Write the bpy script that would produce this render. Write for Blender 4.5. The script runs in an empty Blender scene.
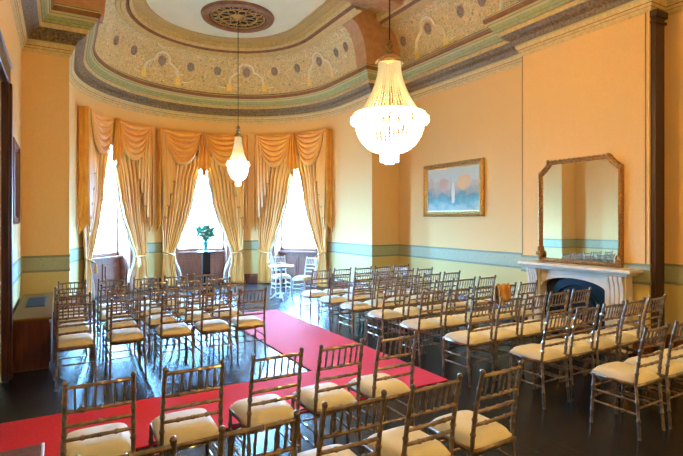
import bpy, math, random
from mathutils import Vector
random.seed(7)
S = bpy.context.scene
C = S.collection
PI = math.pi
R = math.radians

# ------------------------------------------------------------------ materials
def mat(name, col, rough=.6, metal=0, spec=.5, emit=None, es=0, col2=None, scale=8, detail=4, bump=0, bscale=40, coat=0, stretch=None, sheen=0, lo=.35, hi=.65, trans=0):
    m = bpy.data.materials.new(name); m.use_nodes = True
    nt = m.node_tree; n = nt.nodes; l = nt.links
    b = n['Principled BSDF']
    b.inputs['Base Color'].default_value = (*col, 1)
    b.inputs['Roughness'].default_value = rough
    b.inputs['Metallic'].default_value = metal
    b.inputs['Specular IOR Level'].default_value = spec
    b.inputs['Coat Weight'].default_value = coat
    b.inputs['Sheen Weight'].default_value = sheen
    b.inputs['Transmission Weight'].default_value = trans
    if emit:
        b.inputs['Emission Color'].default_value = (*emit, 1)
        b.inputs['Emission Strength'].default_value = es
    if col2 or bump:
        tc = n.new('ShaderNodeTexCoord'); mp = n.new('ShaderNodeMapping')
        l.new(tc.outputs['Object'], mp.inputs[0])
        if stretch: mp.inputs['Scale'].default_value = stretch
    if col2:
        t = n.new('ShaderNodeTexNoise'); t.inputs['Scale'].default_value = scale; t.inputs['Detail'].default_value = detail
        l.new(mp.outputs[0], t.inputs['Vector'])
        r = n.new('ShaderNodeValToRGB'); r.color_ramp.elements[0].position = lo; r.color_ramp.elements[1].position = hi
        r.color_ramp.elements[0].color = (*col, 1); r.color_ramp.elements[1].color = (*col2, 1)
        l.new(t.outputs['Fac'], r.inputs[0]); l.new(r.outputs[0], b.inputs['Base Color'])
    if bump:
        t = n.new('ShaderNodeTexNoise'); t.inputs['Scale'].default_value = bscale; t.inputs['Detail'].default_value = 3
        l.new(mp.outputs[0], t.inputs['Vector'])
        bp = n.new('ShaderNodeBump'); bp.inputs['Strength'].default_value = bump; bp.inputs['Distance'].default_value = .01
        l.new(t.outputs['Fac'], bp.inputs['Height']); l.new(bp.outputs[0], b.inputs['Normal'])
    return m

DADO_LO, DADO_HI = .93, 1.20
def wall_mat():
    m = mat('wall_paint', (.8, .5, .24), .75, spec=.25)
    nt = m.node_tree; n = nt.nodes; l = nt.links; b = n['Principled BSDF']
    g = n.new('ShaderNodeNewGeometry'); sx = n.new('ShaderNodeSeparateXYZ'); l.new(g.outputs['Position'], sx.inputs[0])
    lt = n.new('ShaderNodeMath'); lt.operation = 'LESS_THAN'; lt.inputs[1].default_value = 1.05; l.new(sx.outputs['Z'], lt.inputs[0])
    t = n.new('ShaderNodeTexNoise'); t.inputs['Scale'].default_value = 45; t.inputs['Detail'].default_value = 6; l.new(g.outputs['Position'], t.inputs['Vector'])
    r = n.new('ShaderNodeValToRGB'); r.color_ramp.elements[0].position = .3; r.color_ramp.elements[1].position = .7
    r.color_ramp.elements[0].color = (.80, .53, .22, 1); r.color_ramp.elements[1].color = (.84, .58, .26, 1)
    l.new(t.outputs['Fac'], r.inputs[0])
    r2 = n.new('ShaderNodeValToRGB'); r2.color_ramp.elements[0].color = (.64, .52, .20, 1); r2.color_ramp.elements[1].color = (.70, .58, .26, 1)
    l.new(t.outputs['Fac'], r2.inputs[0])
    mx = n.new('ShaderNodeMixRGB'); l.new(lt.outputs[0], mx.inputs[0]); l.new(r.outputs[0], mx.inputs[1]); l.new(r2.outputs[0], mx.inputs[2])
    l.new(mx.outputs[0], b.inputs['Base Color'])
    return m

M = {}
M['wall'] = wall_mat()
M['floor'] = mat('black_boards', (.012, .012, .014), .22, spec=.30, col2=(.02, .018, .018), scale=3, stretch=(8, .6, 1), bump=.22, bscale=60)
M['floor'].node_tree.nodes['Principled BSDF'].inputs['Specular Tint'].default_value = (.6, .95, 1, 1)  # cyan of the window reflections put into the gloss tint
M['carpet'] = mat('red_carpet', (.68, .008, .035), .75, spec=.3, col2=(.80, .014, .06), scale=60, bump=.3, bscale=300, sheen=.1)
M['bronze'] = mat('bronze_lacquer', (.13, .095, .06), .33, .35, spec=.9, col2=(.33, .26, .18), scale=22, coat=.6)
M['cushion'] = mat('cream_cushion', (.76, .74, .54), .55, spec=.3, col2=(.83, .81, .62), scale=5, bump=.05, bscale=200)
M['wood'] = mat('dark_mahogany', (.10, .03, .018), .3, col2=(.17, .055, .03), scale=4, stretch=(8, 8, .8))
M['winwood'] = mat('window_mahogany', (.26, .12, .085), .35, col2=(.34, .17, .12), scale=4, stretch=(8, 8, .8))
M['black'] = mat('black_lacquer', (.012, .01, .012), .3)
M['gold'] = mat('antique_gilt', (.42, .24, .07), .38, .75, col2=(.62, .40, .15), scale=30, bump=.4, bscale=60)
M['giltdark'] = mat('worn_gilt', (.24, .11, .03), .38, .65, col2=(.5, .28, .09), scale=30, bump=.4, bscale=60)
M['curtain'] = mat('gold_silk', (.74, .35, .07), .38, spec=.5, col2=(.82, .46, .12), scale=3, stretch=(3, 3, .5), sheen=.3)
M['swag'] = mat('amber_silk', (.74, .28, .02), .36, spec=.5, col2=(.82, .38, .04), scale=4, sheen=.3)
M['fringe'] = mat('bullion_fringe', (.72, .45, .16), .6, col2=(.5, .26, .06), scale=90)
M['lining'] = mat('white_lining', (.86, .84, .82), .7)
M['marble'] = mat('white_marble', (.72, .66, .52), .3, col2=(.80, .75, .64), scale=5, detail=8)
M['iron'] = mat('blued_iron', (.02, .06, .12), .22, .6)
M['soot'] = mat('soot', (.01, .01, .012), .9)
M['mirror'] = mat('mirror_silver', (.86, .86, .80), .02, 1)
M['cream'] = mat('cornice_cream', (.56, .42, .16), .5, col2=(.70, .56, .26), scale=20)
M['green'] = mat('cornice_green', (.26, .31, .11), .5, col2=(.38, .43, .18), scale=20)
M['line'] = mat('moulding_dark_line_paint', (.22, .13, .05), .5)  # dark brown for thin moulding lines and chimney-breast edge strips
M['palegreen'] = mat('cornice_pale', (.52, .52, .26), .5)
M['hollow'] = mat('cornice_gilt_leaf', (.08, .05, .02), .45, .2, col2=(.26, .18, .07), scale=26, bump=.8, bscale=30)
M['brown'] = mat('cornice_brown', (.20, .08, .03), .45, col2=(.27, .12, .045), scale=8)
M['brownd'] = mat('rib_brown', (.44, .23, .10), .5, col2=(.54, .31, .15), scale=8)
M['blue'] = mat('ceiling_blue', (.80, .93, .82), .8, col2=(.86, .96, .86), scale=3)
M['gold_line'] = mat('gilt_line', (.97, .95, .85), .4)
M['gold_sq'] = mat('gilt_square', (.97, .72, .12), .4)
M['roset'] = mat('painted_rosette', (.22, .20, .20), .7, col2=(.45, .36, .28), scale=30)
M['white'] = mat('white_table_paint', (.8, .8, .8), .35)
M['leaf'] = mat('foliage_green', (.05, .22, .14), .5, col2=(.12, .36, .22), scale=20)
M['petal'] = mat('white_petals', (.85, .85, .8), .6)
M['tan'] = mat('tan_jacket', (.52, .26, .05), .7, col2=(.62, .34, .08), scale=12)
M['terr'] = mat('pale_paving', (.75, .75, .72), .8)
M['bark'] = mat('bark', (.16, .11, .08), .8)
M['glassv'] = mat('vase_glass', (.35, .65, .62), .08, trans=.6)
M['blackcord'] = mat('cord', (.02, .015, .01), .6)
M['olive'] = mat('olive_top', (.20, .12, .03), .95, spec=.05)
M['trim_w'] = mat('edge_highlight_paint', (.7, .72, .85), .3)

def floral(name, base, spots, scale):
    m = bpy.data.materials.new(name); m.use_nodes = True
    nt = m.node_tree; n = nt.nodes; l = nt.links; b = n['Principled BSDF']
    b.inputs['Roughness'].default_value = .65
    tc = n.new('ShaderNodeTexCoord')
    v = n.new('ShaderNodeTexVoronoi'); v.inputs['Scale'].default_value = scale; l.new(tc.outputs['Object'], v.inputs['Vector'])
    ns = n.new('ShaderNodeTexNoise'); ns.inputs['Scale'].default_value = scale*1.6; ns.inputs['Detail'].default_value = 3; ns.inputs['Distortion'].default_value = 3.0
    l.new(tc.outputs['Object'], ns.inputs['Vector'])
    r = n.new('ShaderNodeValToRGB'); e = r.color_ramp.elements
    e[0].position = .30; e[0].color = (*base[0], 1); e[1].position = .7; e[1].color = (*base[1], 1)
    for p, c in spots:
        x = e.new(p); x.color = (*c, 1)
    l.new(ns.outputs['Fac'], r.inputs[0])
    r2 = n.new('ShaderNodeValToRGB'); e2 = r2.color_ramp.elements
    e2[0].position = .05; e2[0].color = (.50, .40, .34, 1); e2[1].position = .2; e2[1].color = (1, 1, 1, 1)
    l.new(v.outputs['Distance'], r2.inputs[0])
    mx = n.new('ShaderNodeMixRGB'); mx.blend_type = 'MULTIPLY'; mx.inputs[0].default_value = .6
    l.new(r.outputs[0], mx.inputs[1]); l.new(r2.outputs[0], mx.inputs[2]); l.new(mx.outputs[0], b.inputs['Base Color'])
    return m
M['floral'] = floral('painted_frieze', ((.26, .20, .09), (.95, .88, .58)), [(.42, (.80, .66, .32)), (.49, (.42, .44, .26)), (.52, (.84, .74, .46)), (.6, (.82, .58, .36))], 6)
M['border'] = floral('painted_border', ((.32, .20, .06), (.62, .56, .34)), [(.45, (.58, .44, .18)), (.55, (.45, .30, .10))], 14)
M['dado'] = floral('painted_dado', ((.32, .36, .22), (.52, .54, .36)), [(.48, (.44, .46, .28)), (.55, (.36, .40, .25))], 12)
M['dadoline'] = mat('dado_line', (.24, .28, .18), .6)

def painting_mat():
    m = bpy.data.materials.new('lake_canvas'); m.use_nodes = True
    nt = m.node_tree; n = nt.nodes; l = nt.links; b = n['Principled BSDF']; b.inputs['Roughness'].default_value = .5
    tc = n.new('ShaderNodeTexCoord'); sx = n.new('ShaderNodeSeparateXYZ'); l.new(tc.outputs['Generated'], sx.inputs[0])
    ns = n.new('ShaderNodeTexNoise'); ns.inputs['Scale'].default_value = 8; ns.inputs['Detail'].default_value = 8
    l.new(tc.outputs['Generated'], ns.inputs['Vector'])
    ad = n.new('ShaderNodeMath'); ad.operation = 'MULTIPLY_ADD'; ad.inputs[1].default_value = .5; l.new(ns.outputs['Fac'], ad.inputs[0]); l.new(sx.outputs['Z'], ad.inputs[2])
    r = n.new('ShaderNodeValToRGB'); e = r.color_ramp.elements
    e[0].position = .3; e[0].color = (.34, .44, .38, 1); e[1].position = 1.2; e[1].color = (.52, .56, .46, 1)
    for p, c in ((.45, (.10, .30, .26)), (.6, (.05, .16, .12)), (.68, (.26, .24, .15)), (.82, (.44, .34, .18)), (.98, (.52, .48, .34))):
        x = e.new(p); x.color = (*c, 1)
    l.new(ad.outputs[0], r.inputs[0])
    # two autumn crowns and a pale band of water light
    def blob(y, z, ry, rz, col, prev, soft=.55):
        mp = n.new('ShaderNodeMapping'); mp.vector_type = 'TEXTURE'; mp.inputs['Location'].default_value = (.5, y, z); mp.inputs['Scale'].default_value = (3, ry, rz)
        l.new(tc.outputs['Generated'], mp.inputs[0])
        ln = n.new('ShaderNodeVectorMath'); ln.operation = 'LENGTH'; l.new(mp.outputs[0], ln.inputs[0])
        a2 = n.new('ShaderNodeMath'); a2.operation = 'MULTIPLY_ADD'; a2.inputs[1].default_value = .9; l.new(ns.outputs['Fac'], a2.inputs[0]); l.new(ln.outputs['Value'], a2.inputs[2])
        rr = n.new('ShaderNodeMapRange'); rr.inputs[1].default_value = 1.0; rr.inputs[2].default_value = 1.22; rr.inputs[3].default_value = 1; rr.inputs[4].default_value = 0
        l.new(a2.outputs[0], rr.inputs[0])
        mx = n.new('ShaderNodeMixRGB'); l.new(rr.outputs[0], mx.inputs[0]); l.new(prev, mx.inputs[1]); mx.inputs[2].default_value = (*col, 1)
        return mx.outputs[0]
    o = r.outputs[0]
    o = blob(.28, .66, .2, .25, (.66, .36, .08), o)
    o = blob(.66, .62, .16, .24, (.52, .30, .18), o)
    o = blob(.48, .40, .05, .42, (.70, .66, .50), o)
    l.new(o, b.inputs['Base Color'])
    return m
M['canvas'] = painting_mat()

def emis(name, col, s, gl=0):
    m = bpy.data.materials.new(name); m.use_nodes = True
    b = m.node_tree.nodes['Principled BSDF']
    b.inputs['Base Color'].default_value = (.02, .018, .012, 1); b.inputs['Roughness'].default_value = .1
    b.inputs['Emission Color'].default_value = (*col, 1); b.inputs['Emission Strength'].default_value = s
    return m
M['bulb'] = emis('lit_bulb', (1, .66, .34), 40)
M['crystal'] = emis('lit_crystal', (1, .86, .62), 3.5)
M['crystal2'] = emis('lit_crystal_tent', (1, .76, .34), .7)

def glass_mat():
    m = bpy.data.materials.new('pane_glass'); m.use_nodes = True
    nt = m.node_tree; n = nt.nodes; l = nt.links
    for x in list(n):
        if x.type != 'OUTPUT_MATERIAL': n.remove(x)
    o = [x for x in n if x.type == 'OUTPUT_MATERIAL'][0]
    a = n.new('ShaderNodeBsdfTransparent'); g = n.new('ShaderNodeBsdfGlossy'); g.inputs['Roughness'].default_value = .02
    mx = n.new('ShaderNodeMixShader'); mx.inputs[0].default_value = .06
    l.new(a.outputs[0], mx.inputs[1]); l.new(g.outputs[0], mx.inputs[2]); l.new(mx.outputs[0], o.inputs[0])
    return m
M['glass'] = glass_mat()

# ------------------------------------------------------------------ mesh helpers
class MB:
    def __init__(s): s.v = []; s.f = []; s.m = []; s.mi = 0
    def quad(s, *p):
        i = len(s.v); s.v += [tuple(q) for q in p]; s.f.append(tuple(range(i, i+len(p)))); s.m.append(s.mi)
    def box(s, x0, y0, z0, x1, y1, z1, bev=0):
        if bev <= 0:
            i = len(s.v)
            s.v += [(x0,y0,z0),(x1,y0,z0),(x1,y1,z0),(x0,y1,z0),(x0,y0,z1),(x1,y0,z1),(x1,y1,z1),(x0,y1,z1)]
            for q in ((3,2,1,0),(4,5,6,7),(0,1,5,4),(1,2,6,5),(2,3,7,6),(3,0,4,7)):
                s.f.append(tuple(i+k for k in q)); s.m.append(s.mi)
        else:
            b = bev
            rings = [(b, z0), (0, z0+b), (0, z1-b), (b, z1)]
            base = len(s.v)
            for d, z in rings:
                for (x, y) in ((x0+d+b*.0, y0+d), (x1-d, y0+d), (x1-d, y1-d), (x0+d, y1-d)):
                    s.v.append((x, y, z))
            for k in range(3):
                for j in range(4):
                    a = base+k*4+j; c = base+k*4+(j+1) % 4
                    s.f.append((a, c, c+4, a+4)); s.m.append(s.mi)
            s.f.append((base+3, base+2, base+1, base)); s.m.append(s.mi)
            s.f.append((base+12, base+13, base+14, base+15)); s.m.append(s.mi)
    def tube(s, pts, rad, n=8, cap=True):
        pts = [Vector(p) for p in pts]
        rs = rad if isinstance(rad, (list, tuple)) else [rad]*len(pts)
        base = len(s.v); prev = None
        for i, p in enumerate(pts):
            d = (pts[min(i+1, len(pts)-1)] - pts[max(i-1, 0)])
            if d.length < 1e-9: d = Vector((0, 0, 1))
            d.normalize()
            ref = prev if prev is not None else (Vector((0, 0, 1)) if abs(d.z) < .9 else Vector((1, 0, 0)))
            a = d.cross(ref); 
            if a.length < 1e-6: a = d.cross(Vector((0, 1, 0)))
            a.normalize(); b = a.cross(d).normalized(); prev = b
            for k in range(n):
                t = 2*PI*k/n
                s.v.append(tuple(p + (a*math.cos(t)+b*math.sin(t))*rs[i]))
        for i in range(len(pts)-1):
            for k in range(n):
                q = base+i*n+k; w = base+i*n+(k+1) % n
                s.f.append((q, w, w+n, q+n)); s.m.append(s.mi)
        if cap:
            s.f.append(tuple(base+k for k in reversed(range(n)))); s.m.append(s.mi)
            e = base+(len(pts)-1)*n
            s.f.append(tuple(e+k for k in range(n))); s.m.append(s.mi)
    def lathe(s, prof, cx=0, cy=0, n=24, cz=0, rfun=None):
        base = len(s.v)
        for r, z in prof:
            for k in range(n):
                t = 2*PI*k/n; rr = r*(rfun(t, z) if rfun else 1)
                s.v.append((cx+rr*math.cos(t), cy+rr*math.sin(t), cz+z))
        for i in range(len(prof)-1):
            for k in range(n):
                q = base+i*n+k; w = base+i*n+(k+1) % n
                s.f.append((q, w, w+n, q+n)); s.m.append(s.mi)
    def grid(s, fn, nu, nv, closed=False):
        base = len(s.v)
        for j in range(nv+1):
            for i in range(nu+1):
                s.v.append(tuple(fn(i/nu, j/nv)))
        for j in range(nv):
            for i in range(nu):
                a = base+j*(nu+1)+i
                s.f.append((a, a+1, a+nu+2, a+nu+1)); s.m.append(s.mi)
    def ball(s, c, r, n=8, m=6, sz=1):
        s.lathe([(max(1e-4, r*math.sin(PI*k/m)), -r*sz*math.cos(PI*k/m)) for k in range(m+1)], c[0], c[1], n, c[2])
    def prism(s, poly, fn, d0, d1):          # poly 2-D -> fn(u, v, d)
        n = len(poly); base = len(s.v)
        for d in (d0, d1):
            for u, v in poly: s.v.append(tuple(fn(u, v, d)))
        for k in range(n):
            s.f.append((base+k, base+(k+1) % n, base+n+(k+1) % n, base+n+k)); s.m.append(s.mi)
        s.f.append(tuple(base+k for k in reversed(range(n)))); s.m.append(s.mi)
        s.f.append(tuple(base+n+k for k in range(n))); s.m.append(s.mi)
    def build(s, name, mats, parent=None, smooth=True, solid=0):
        me = bpy.data.meshes.new(name); me.from_pydata(s.v, [], s.f)
        if not isinstance(mats, (list, tuple)): mats = [mats]
        for m in mats: me.materials.append(m)
        for p, k in zip(me.polygons, s.m): p.material_index = k
        import bmesh
        bm = bmesh.new(); bm.from_mesh(me)
        bmesh.ops.remove_doubles(bm, verts=bm.verts, dist=1e-5)
        bmesh.ops.recalc_face_normals(bm, faces=bm.faces)
        if smooth:
            for e in bm.edges:
                if len(e.link_faces) == 2 and e.calc_face_angle(0) > R(38): e.smooth = False
        bm.to_mesh(me); bm.free()
        if smooth:
            for p in me.polygons: p.use_smooth = True
        o = bpy.data.objects.new(name, me); C.objects.link(o)
        if parent: o.parent = parent
        if solid:
            md = o.modifiers.new('thickness', 'SOLIDIFY'); md.thickness = solid; md.offset = 0
        return o

def empty(name, label, cat, loc=(0, 0, 0), rz=0, group=None):
    o = bpy.data.objects.new(name, None); C.objects.link(o); o.empty_display_size = .1
    o.location = loc; o.rotation_euler = (0, 0, rz); return tag(o, label, cat, group)
def tag(o, label, cat, group=None):
    o['label'] = label; o['category'] = cat
    if group: o['group'] = group
    return o
def struct(o, label=None):
    o['kind'] = 'structure'
    if label: o['label'] = label
    return o
def kids(o): return [c for c in bpy.data.objects if c.parent == o]
def tree_of(o): return (o, [tree_of(c) for c in kids(o)])
def copy_tree(t, parent=None):
    c = t[0].copy(); C.objects.link(c); c.parent = parent
    for k in t[1]: copy_tree(k, c)
    return c

# ------------------------------------------------------------------ plan of the room
H = 1.78
XL, XR, YB, YN = -.54, 7.0, -3.2, 9.3
NL, NR = .13, 6.23
CX, CY, RB = (NL+NR)/2, 10.45, (NR-NL)/2
BX, BY0, BY1 = 6.65, 3.43, 5.44
WTOP = 4.55
CEIL = 6.42
WIN = [R(35), R(86), R(137)]
HALF = .225                     # half opening angle of a window (rad)
WZ0, WZ1 = .90, 3.55

def arcpts(a0, a1, n, r=RB): return [(CX+r*math.cos(a0+(a1-a0)*k/n), CY+r*math.sin(a0+(a1-a0)*k/n)) for k in range(n+1)]
# interior outline, walking so that the room lies on the left-hand side of each segment
bay_path = [(NR, YN)] + arcpts(0, PI, 48) + [(NL, YN)]
right_path = [(XR, YB), (XR, BY0), (BX, BY0), (BX, BY1), (XR, BY1), (XR, YN)]
full_path = right_path + bay_path + [(XL, YN), (XL, YB)]

def offset_path(path, off, closed=False):
    out = []; n = len(path)
    for i, p in enumerate(path):
        p = Vector(p)
        def nrm(a, b):
            d = Vector(b)-Vector(a); d.normalize(); return Vector((-d.y, d.x))
        if closed: n1 = nrm(path[i-1], path[i]); n2 = nrm(path[i], path[(i+1) % n])
        else:
            n1 = nrm(path[i-1], path[i]) if i > 0 else None
            n2 = nrm(path[i], path[i+1]) if i < n-1 else None
            n1 = n1 or n2; n2 = n2 or n1
        m = n1+n2
        k = off*2/m.length_squared if m.length_squared > 1e-6 else off
        out.append(p+m*k)
    return out
def sweep(mb, path, prof, closed=False, mats=None):
    rows = [(offset_path(path, o, closed), z) for o, z in prof]
    n = len(path)
    for j in range(len(prof)-1):
        if mats: mb.mi = mats[j]
        for i in range(n if closed else n-1):
            a, b = i, (i+1) % n
            (r0, z0), (r1, z1) = rows[j], rows[j+1]
            mb.quad((*r0[a], z0), (*r0[b], z0), (*r1[b], z1), (*r1[a], z1))
    mb.mi = 0

# floor and ceiling ---------------------------------------------------------
mb = MB()
outline = [(XL-.3, YB-.3), (XR+.3, YB-.3), (XR+.3, YN+.15)] + [(p[0], p[1]) for p in [(NR+.5, YN+.15)] + arcpts(0, PI, 32, RB+.5) + [(NL-.5, YN+.15)]] + [(XL-.3, YN+.15)]
mb.prism(outline, lambda u, v, d: (u, v, d), -.12, 0)
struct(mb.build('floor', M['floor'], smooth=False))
mb = MB()
mb.prism(outline, lambda u, v, d: (u, v, d), CEIL, CEIL+.15)
struct(mb.build('ceiling', M['blue'], smooth=False))

# walls -----------------------------------------------------------------------
T = .3
def wallbox(name, x0, y0, x1, y1, z1=CEIL):
    m = MB(); m.box(x0, y0, 0, x1, y1, z1); return struct(m.build(name, M['wall'], smooth=False))
DY0, DY1, DZ = 5.0, 6.45, 3.3
m = MB(); m.box(XL-T, YB-T, 0, XL, DY0, CEIL); m.box(XL-T, DY1, 0, XL, YN+T, CEIL); m.box(XL-T, DY0, DZ, XL, DY1, CEIL)
struct(m.build('wall_left', M['wall'], smooth=False))
wallbox('wall_right', XR, YB-T, XR+T, YN+T)
wallbox('wall_rear', XL, YB-T, XR, YB)
wallbox('wall_chimney', BX, BY0, XR, BY1, WTOP+.1)
wallbox('wall_far_left', XL, YN, NL, YN+T)
wallbox('wall_far_right', NR, YN, XR, YN+T)
# bay wall with three openings
m = MB()
RO = RB+.38
def wedge(a0, a1, z0, z1, n):
    for k in range(n):
        t0 = a0+(a1-a0)*k/n; t1 = a0+(a1-a0)*(k+1)/n
        P = lambda r, t, z: (CX+r*math.cos(t), CY+r*math.sin(t), z)
        m.quad(P(RB, t0, z0), P(RB, t1, z0), P(RB, t1, z1), P(RB, t0, z1))
        m.quad(P(RO, t0, z0), P(RO, t1, z0), P(RO, t1, z1), P(RO, t0, z1))
        m.quad(P(RB, t0, z1), P(RB, t1, z1), P(RO, t1, z1), P(RO, t0, z1))
        m.quad(P(RB, t0, z0), P(RB, t1, z0), P(RO, t1, z0), P(RO, t0, z0))
    for t in (a0, a1):
        P = lambda r, z: (CX+r*math.cos(t), CY+r*math.sin(t), z)
        m.quad(P(RB, z0), P(RO, z0), P(RO, z1), P(RB, z1))
edges = [0] + [x for w in WIN for x in (w-HALF, w+HALF)] + [PI]
for k in range(0, len(edges), 2): wedge(edges[k], edges[k+1], 0, CEIL, 14)
for w in WIN: wedge(w-HALF, w+HALF, WZ1, CEIL, 8)
m.box(NR, YN+T, 0, RO+CX, CY, CEIL); m.box(CX-RO, YN+T, 0, NL, CY, CEIL)
struct(m.build('wall_bay', M['wall']))

# baseboards, dado band and picture-rail cornice ------------------------------
def open_ranges():
    """path pieces along the outline that skip window and door openings"""
    pcs = []
    e = [0] + [x for w in WIN for x in (w-HALF-.03, w+HALF+.03)] + [PI]
    first = [(XR, YB), (XR, BY0), (BX, BY0), (BX, BY1), (XR, BY1), (XR, YN), (NR, YN)] + arcpts(e[0], e[1], 10)
    pcs.append(first)
    pcs.append(arcpts(e[2], e[3], 12)); pcs.append(arcpts(e[4], e[5], 12))
    pcs.append(arcpts(e[6], e[7], 10) + [(NL, YN), (XL, YN), (XL, DY1+.22)])
    pcs.append([(XL, DY0-.22), (XL, YB), (XR, YB)])
    return pcs
for i, p in enumerate(open_ranges()):
    m = MB(); sweep(m, p, [(0, 0), (.035, 0), (.035, .2), (.025, .235), (.01, .26), (0, .26)])
    struct(m.build('baseboard_%s' % ['right', 'bay_right', 'bay_left', 'left', 'rear'][i], M['wood'], smooth=False))
    m = MB(); sweep(m, p, [(0, .925), (.014, .93), (.014, .955), (.006, .96), (.006, 1.165), (.014, 1.17), (.014, 1.195), (0, 1.2)], mats=[1, 1, 1, 0, 1, 1, 1])
    struct(m.build('trim_%d' % (i+1), [M['dado'], M['dadoline']], smooth=False))
m = MB()
prof = [(0, 4.50), (.02, 4.52), (.035, 4.56), (.04, 4.565), (.05, 4.60), (.055, 4.61), (.085, 4.66), (.085, 4.69), (.10, 4.70), (.13, 4.76), (.20, 4.80), (.25, 4.86), (.27, 4.86), (.27, 4.92), (.29, 4.925), (.30, 4.93), (.33, 4.97), (.335, 4.975), (.37, 5.03), (.39, 5.06), (.40, 5.065), (.41, 5.10), (.44, 5.11), (.45, 5.17), (.45, 5.19), (.41, 5.22), (0.05, 5.24)]
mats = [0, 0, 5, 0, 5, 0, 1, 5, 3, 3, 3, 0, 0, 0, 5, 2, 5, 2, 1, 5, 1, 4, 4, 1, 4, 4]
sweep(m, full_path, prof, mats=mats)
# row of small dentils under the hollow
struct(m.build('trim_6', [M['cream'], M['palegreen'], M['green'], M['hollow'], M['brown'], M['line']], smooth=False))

# painted frieze (cove), with gilt arches, squares and rosettes --------------------
def frieze(name, path, prof, ring, s_arch, ros, rpath=None):
    """path: outline; prof: list of (offset, z)"""
    m = MB(); sweep(m, path, prof)
    sweep(m, rpath or path, ring, mats=[1]*4+[2]*2+[1]*2+[3]*3)
    # arc-length mapping
    offs = [[Vector((*p, z)) for p in offset_path(path, o)] for o, z in prof]
    mid = offs[len(offs)//2]; L = [0]
    for a, b in zip(mid, mid[1:]): L.append(L[-1]+(b-a).length)
    def at(s, h, lift=.012):
        s = max(0, min(L[-1]-1e-4, s)); i = 0
        while L[i+1] < s: i += 1
        f = (s-L[i])/(L[i+1]-L[i])
        k = max(0, min(len(prof)-1.001, h*(len(prof)-1))); j = int(k); g = k-j
        a = offs[j][i].lerp(offs[j][i+1], f); b = offs[j+1][i].lerp(offs[j+1][i+1], f)
        p = a.lerp(b, g)
        d = offs[j][i+1]-offs[j][i]; n = d.cross(b-a).normalized()*-1
        nin = Vector((-d.y, d.x, 0))
        if n.dot(nin) < 0: n = -n
        return p+n*lift
    for s0 in s_arch:
        w = .46
        ctrl = [(-w, .20), (-w*.92, .34), (-w*.66, .42), (-w*.46, .45), (-w*.38, .58), (-w*.15, .66), (w*.15, .66), (w*.38, .58), (w*.46, .45), (w*.66, .42), (w*.92, .34), (w, .20)]
        pts = []
        for k in range(len(ctrl)-1):
            for q in range(3):
                f = q/3; pts.append(at(s0+ctrl[k][0]*(1-f)+ctrl[k+1][0]*f, ctrl[k][1]*(1-f)+ctrl[k+1][1]*f))
        pts.append(at(s0+w, .20))
        m.mi = 4; m.tube(pts, .036, 5)
        for sg in (-1, 1):
            m.mi = 5; c = s0+sg*w
            m.quad(at(c-.07, .08, .02), at(c+.07, .08, .02), at(c+.07, .22, .02), at(c-.07, .22, .02))
            m.mi = 4
            m.tube([at(c+sg*.10, .14), at(c+sg*.28, .16)], .012, 5)
            m.tube([at(c-.035, .12, .03), at(c+.035, .12, .03), at(c+.035, .18, .03), at(c-.035, .18, .03), at(c-.035, .12, .03)], .008, 4)
        m.mi = 6
        ring_disc(m, at, s0, .46, .11)
    for s0 in ros:
        m.mi = 6; ring_disc(m, at, s0, .46, .10)
        m.mi = 4
        m.tube([at(s0+.28, .30), at(s0+.33, .36), at(s0+.28, .40)], .01, 4)
    m.mi = 0
    return struct(m.build(name, [M['floral'], M['cream'], M['brown'], M['border'], M['gold_line'], M['gold_sq'], M['roset']], smooth=False))
def ring_disc(m, at, s0, h0, r):
    pts = [at(s0+r*math.cos(t*PI/6), h0+r*1.0*math.sin(t*PI/6), .010) for t in range(12)]
    i = len(m.v); m.v += [tuple(p) for p in pts]; m.f.append(tuple(range(i, i+12))); m.m.append(m.mi)
    m.tube([at(s0+r*.55*math.cos(t*PI/6), h0+r*.55*math.sin(t*PI/6), .02) for t in range(13)], .014, 4)

def cove(o0, o1, z0=5.18, z1=6.14, n=8):
    return [(o0+(o1-o0)*(1-math.cos(k/n*PI/2))*.9+(o1-o0)*.1*k/n, z0+(z1-z0)*math.sin(k/n*PI/2)) for k in range(n+1)]
def ringprof(o, z=6.14):
    return [(o, z), (o+.02, z-.03), (o+.09, z+.0), (o+.12, z-.03), (o+.20, z+.01), (o+.24, z+.08), (o+.27, z+.05), (o+.32, z+.10), (o+.33, CEIL-.05), (o+.50, CEIL-.012), (o+.56, CEIL-.02), (o+.58, CEIL+.01)]
bl = 2*1.15+PI*(RB-.5)
frieze('trim_7', bay_path, cove(.38, .80), ringprof(.80), [q for q in (1.6, 3.88, 6.12)], [q for q in (.35, .8, 2.4, 3.1, 4.65, 5.35, 6.95, 7.6)], [(NR, 8.45)] + bay_path[1:-1] + [(NL, 8.45)])
frieze('trim_8', [(XR, YB), (XR, 8.95)], cove(.22, .60), ringprof(.60), [12.15-1.1-k*2.35 for k in range(5)], [12.15-1.1-k*2.35+d for k in range(5) for d in (-1.5, -.95, .85)])
frieze('trim_9', [(XL, 8.95), (XL, YB)], cove(.22, .60), ringprof(.60), [.95+k*2.05 for k in range(6)], [.95+k*2.05+1.0 for k in range(5)])
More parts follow.
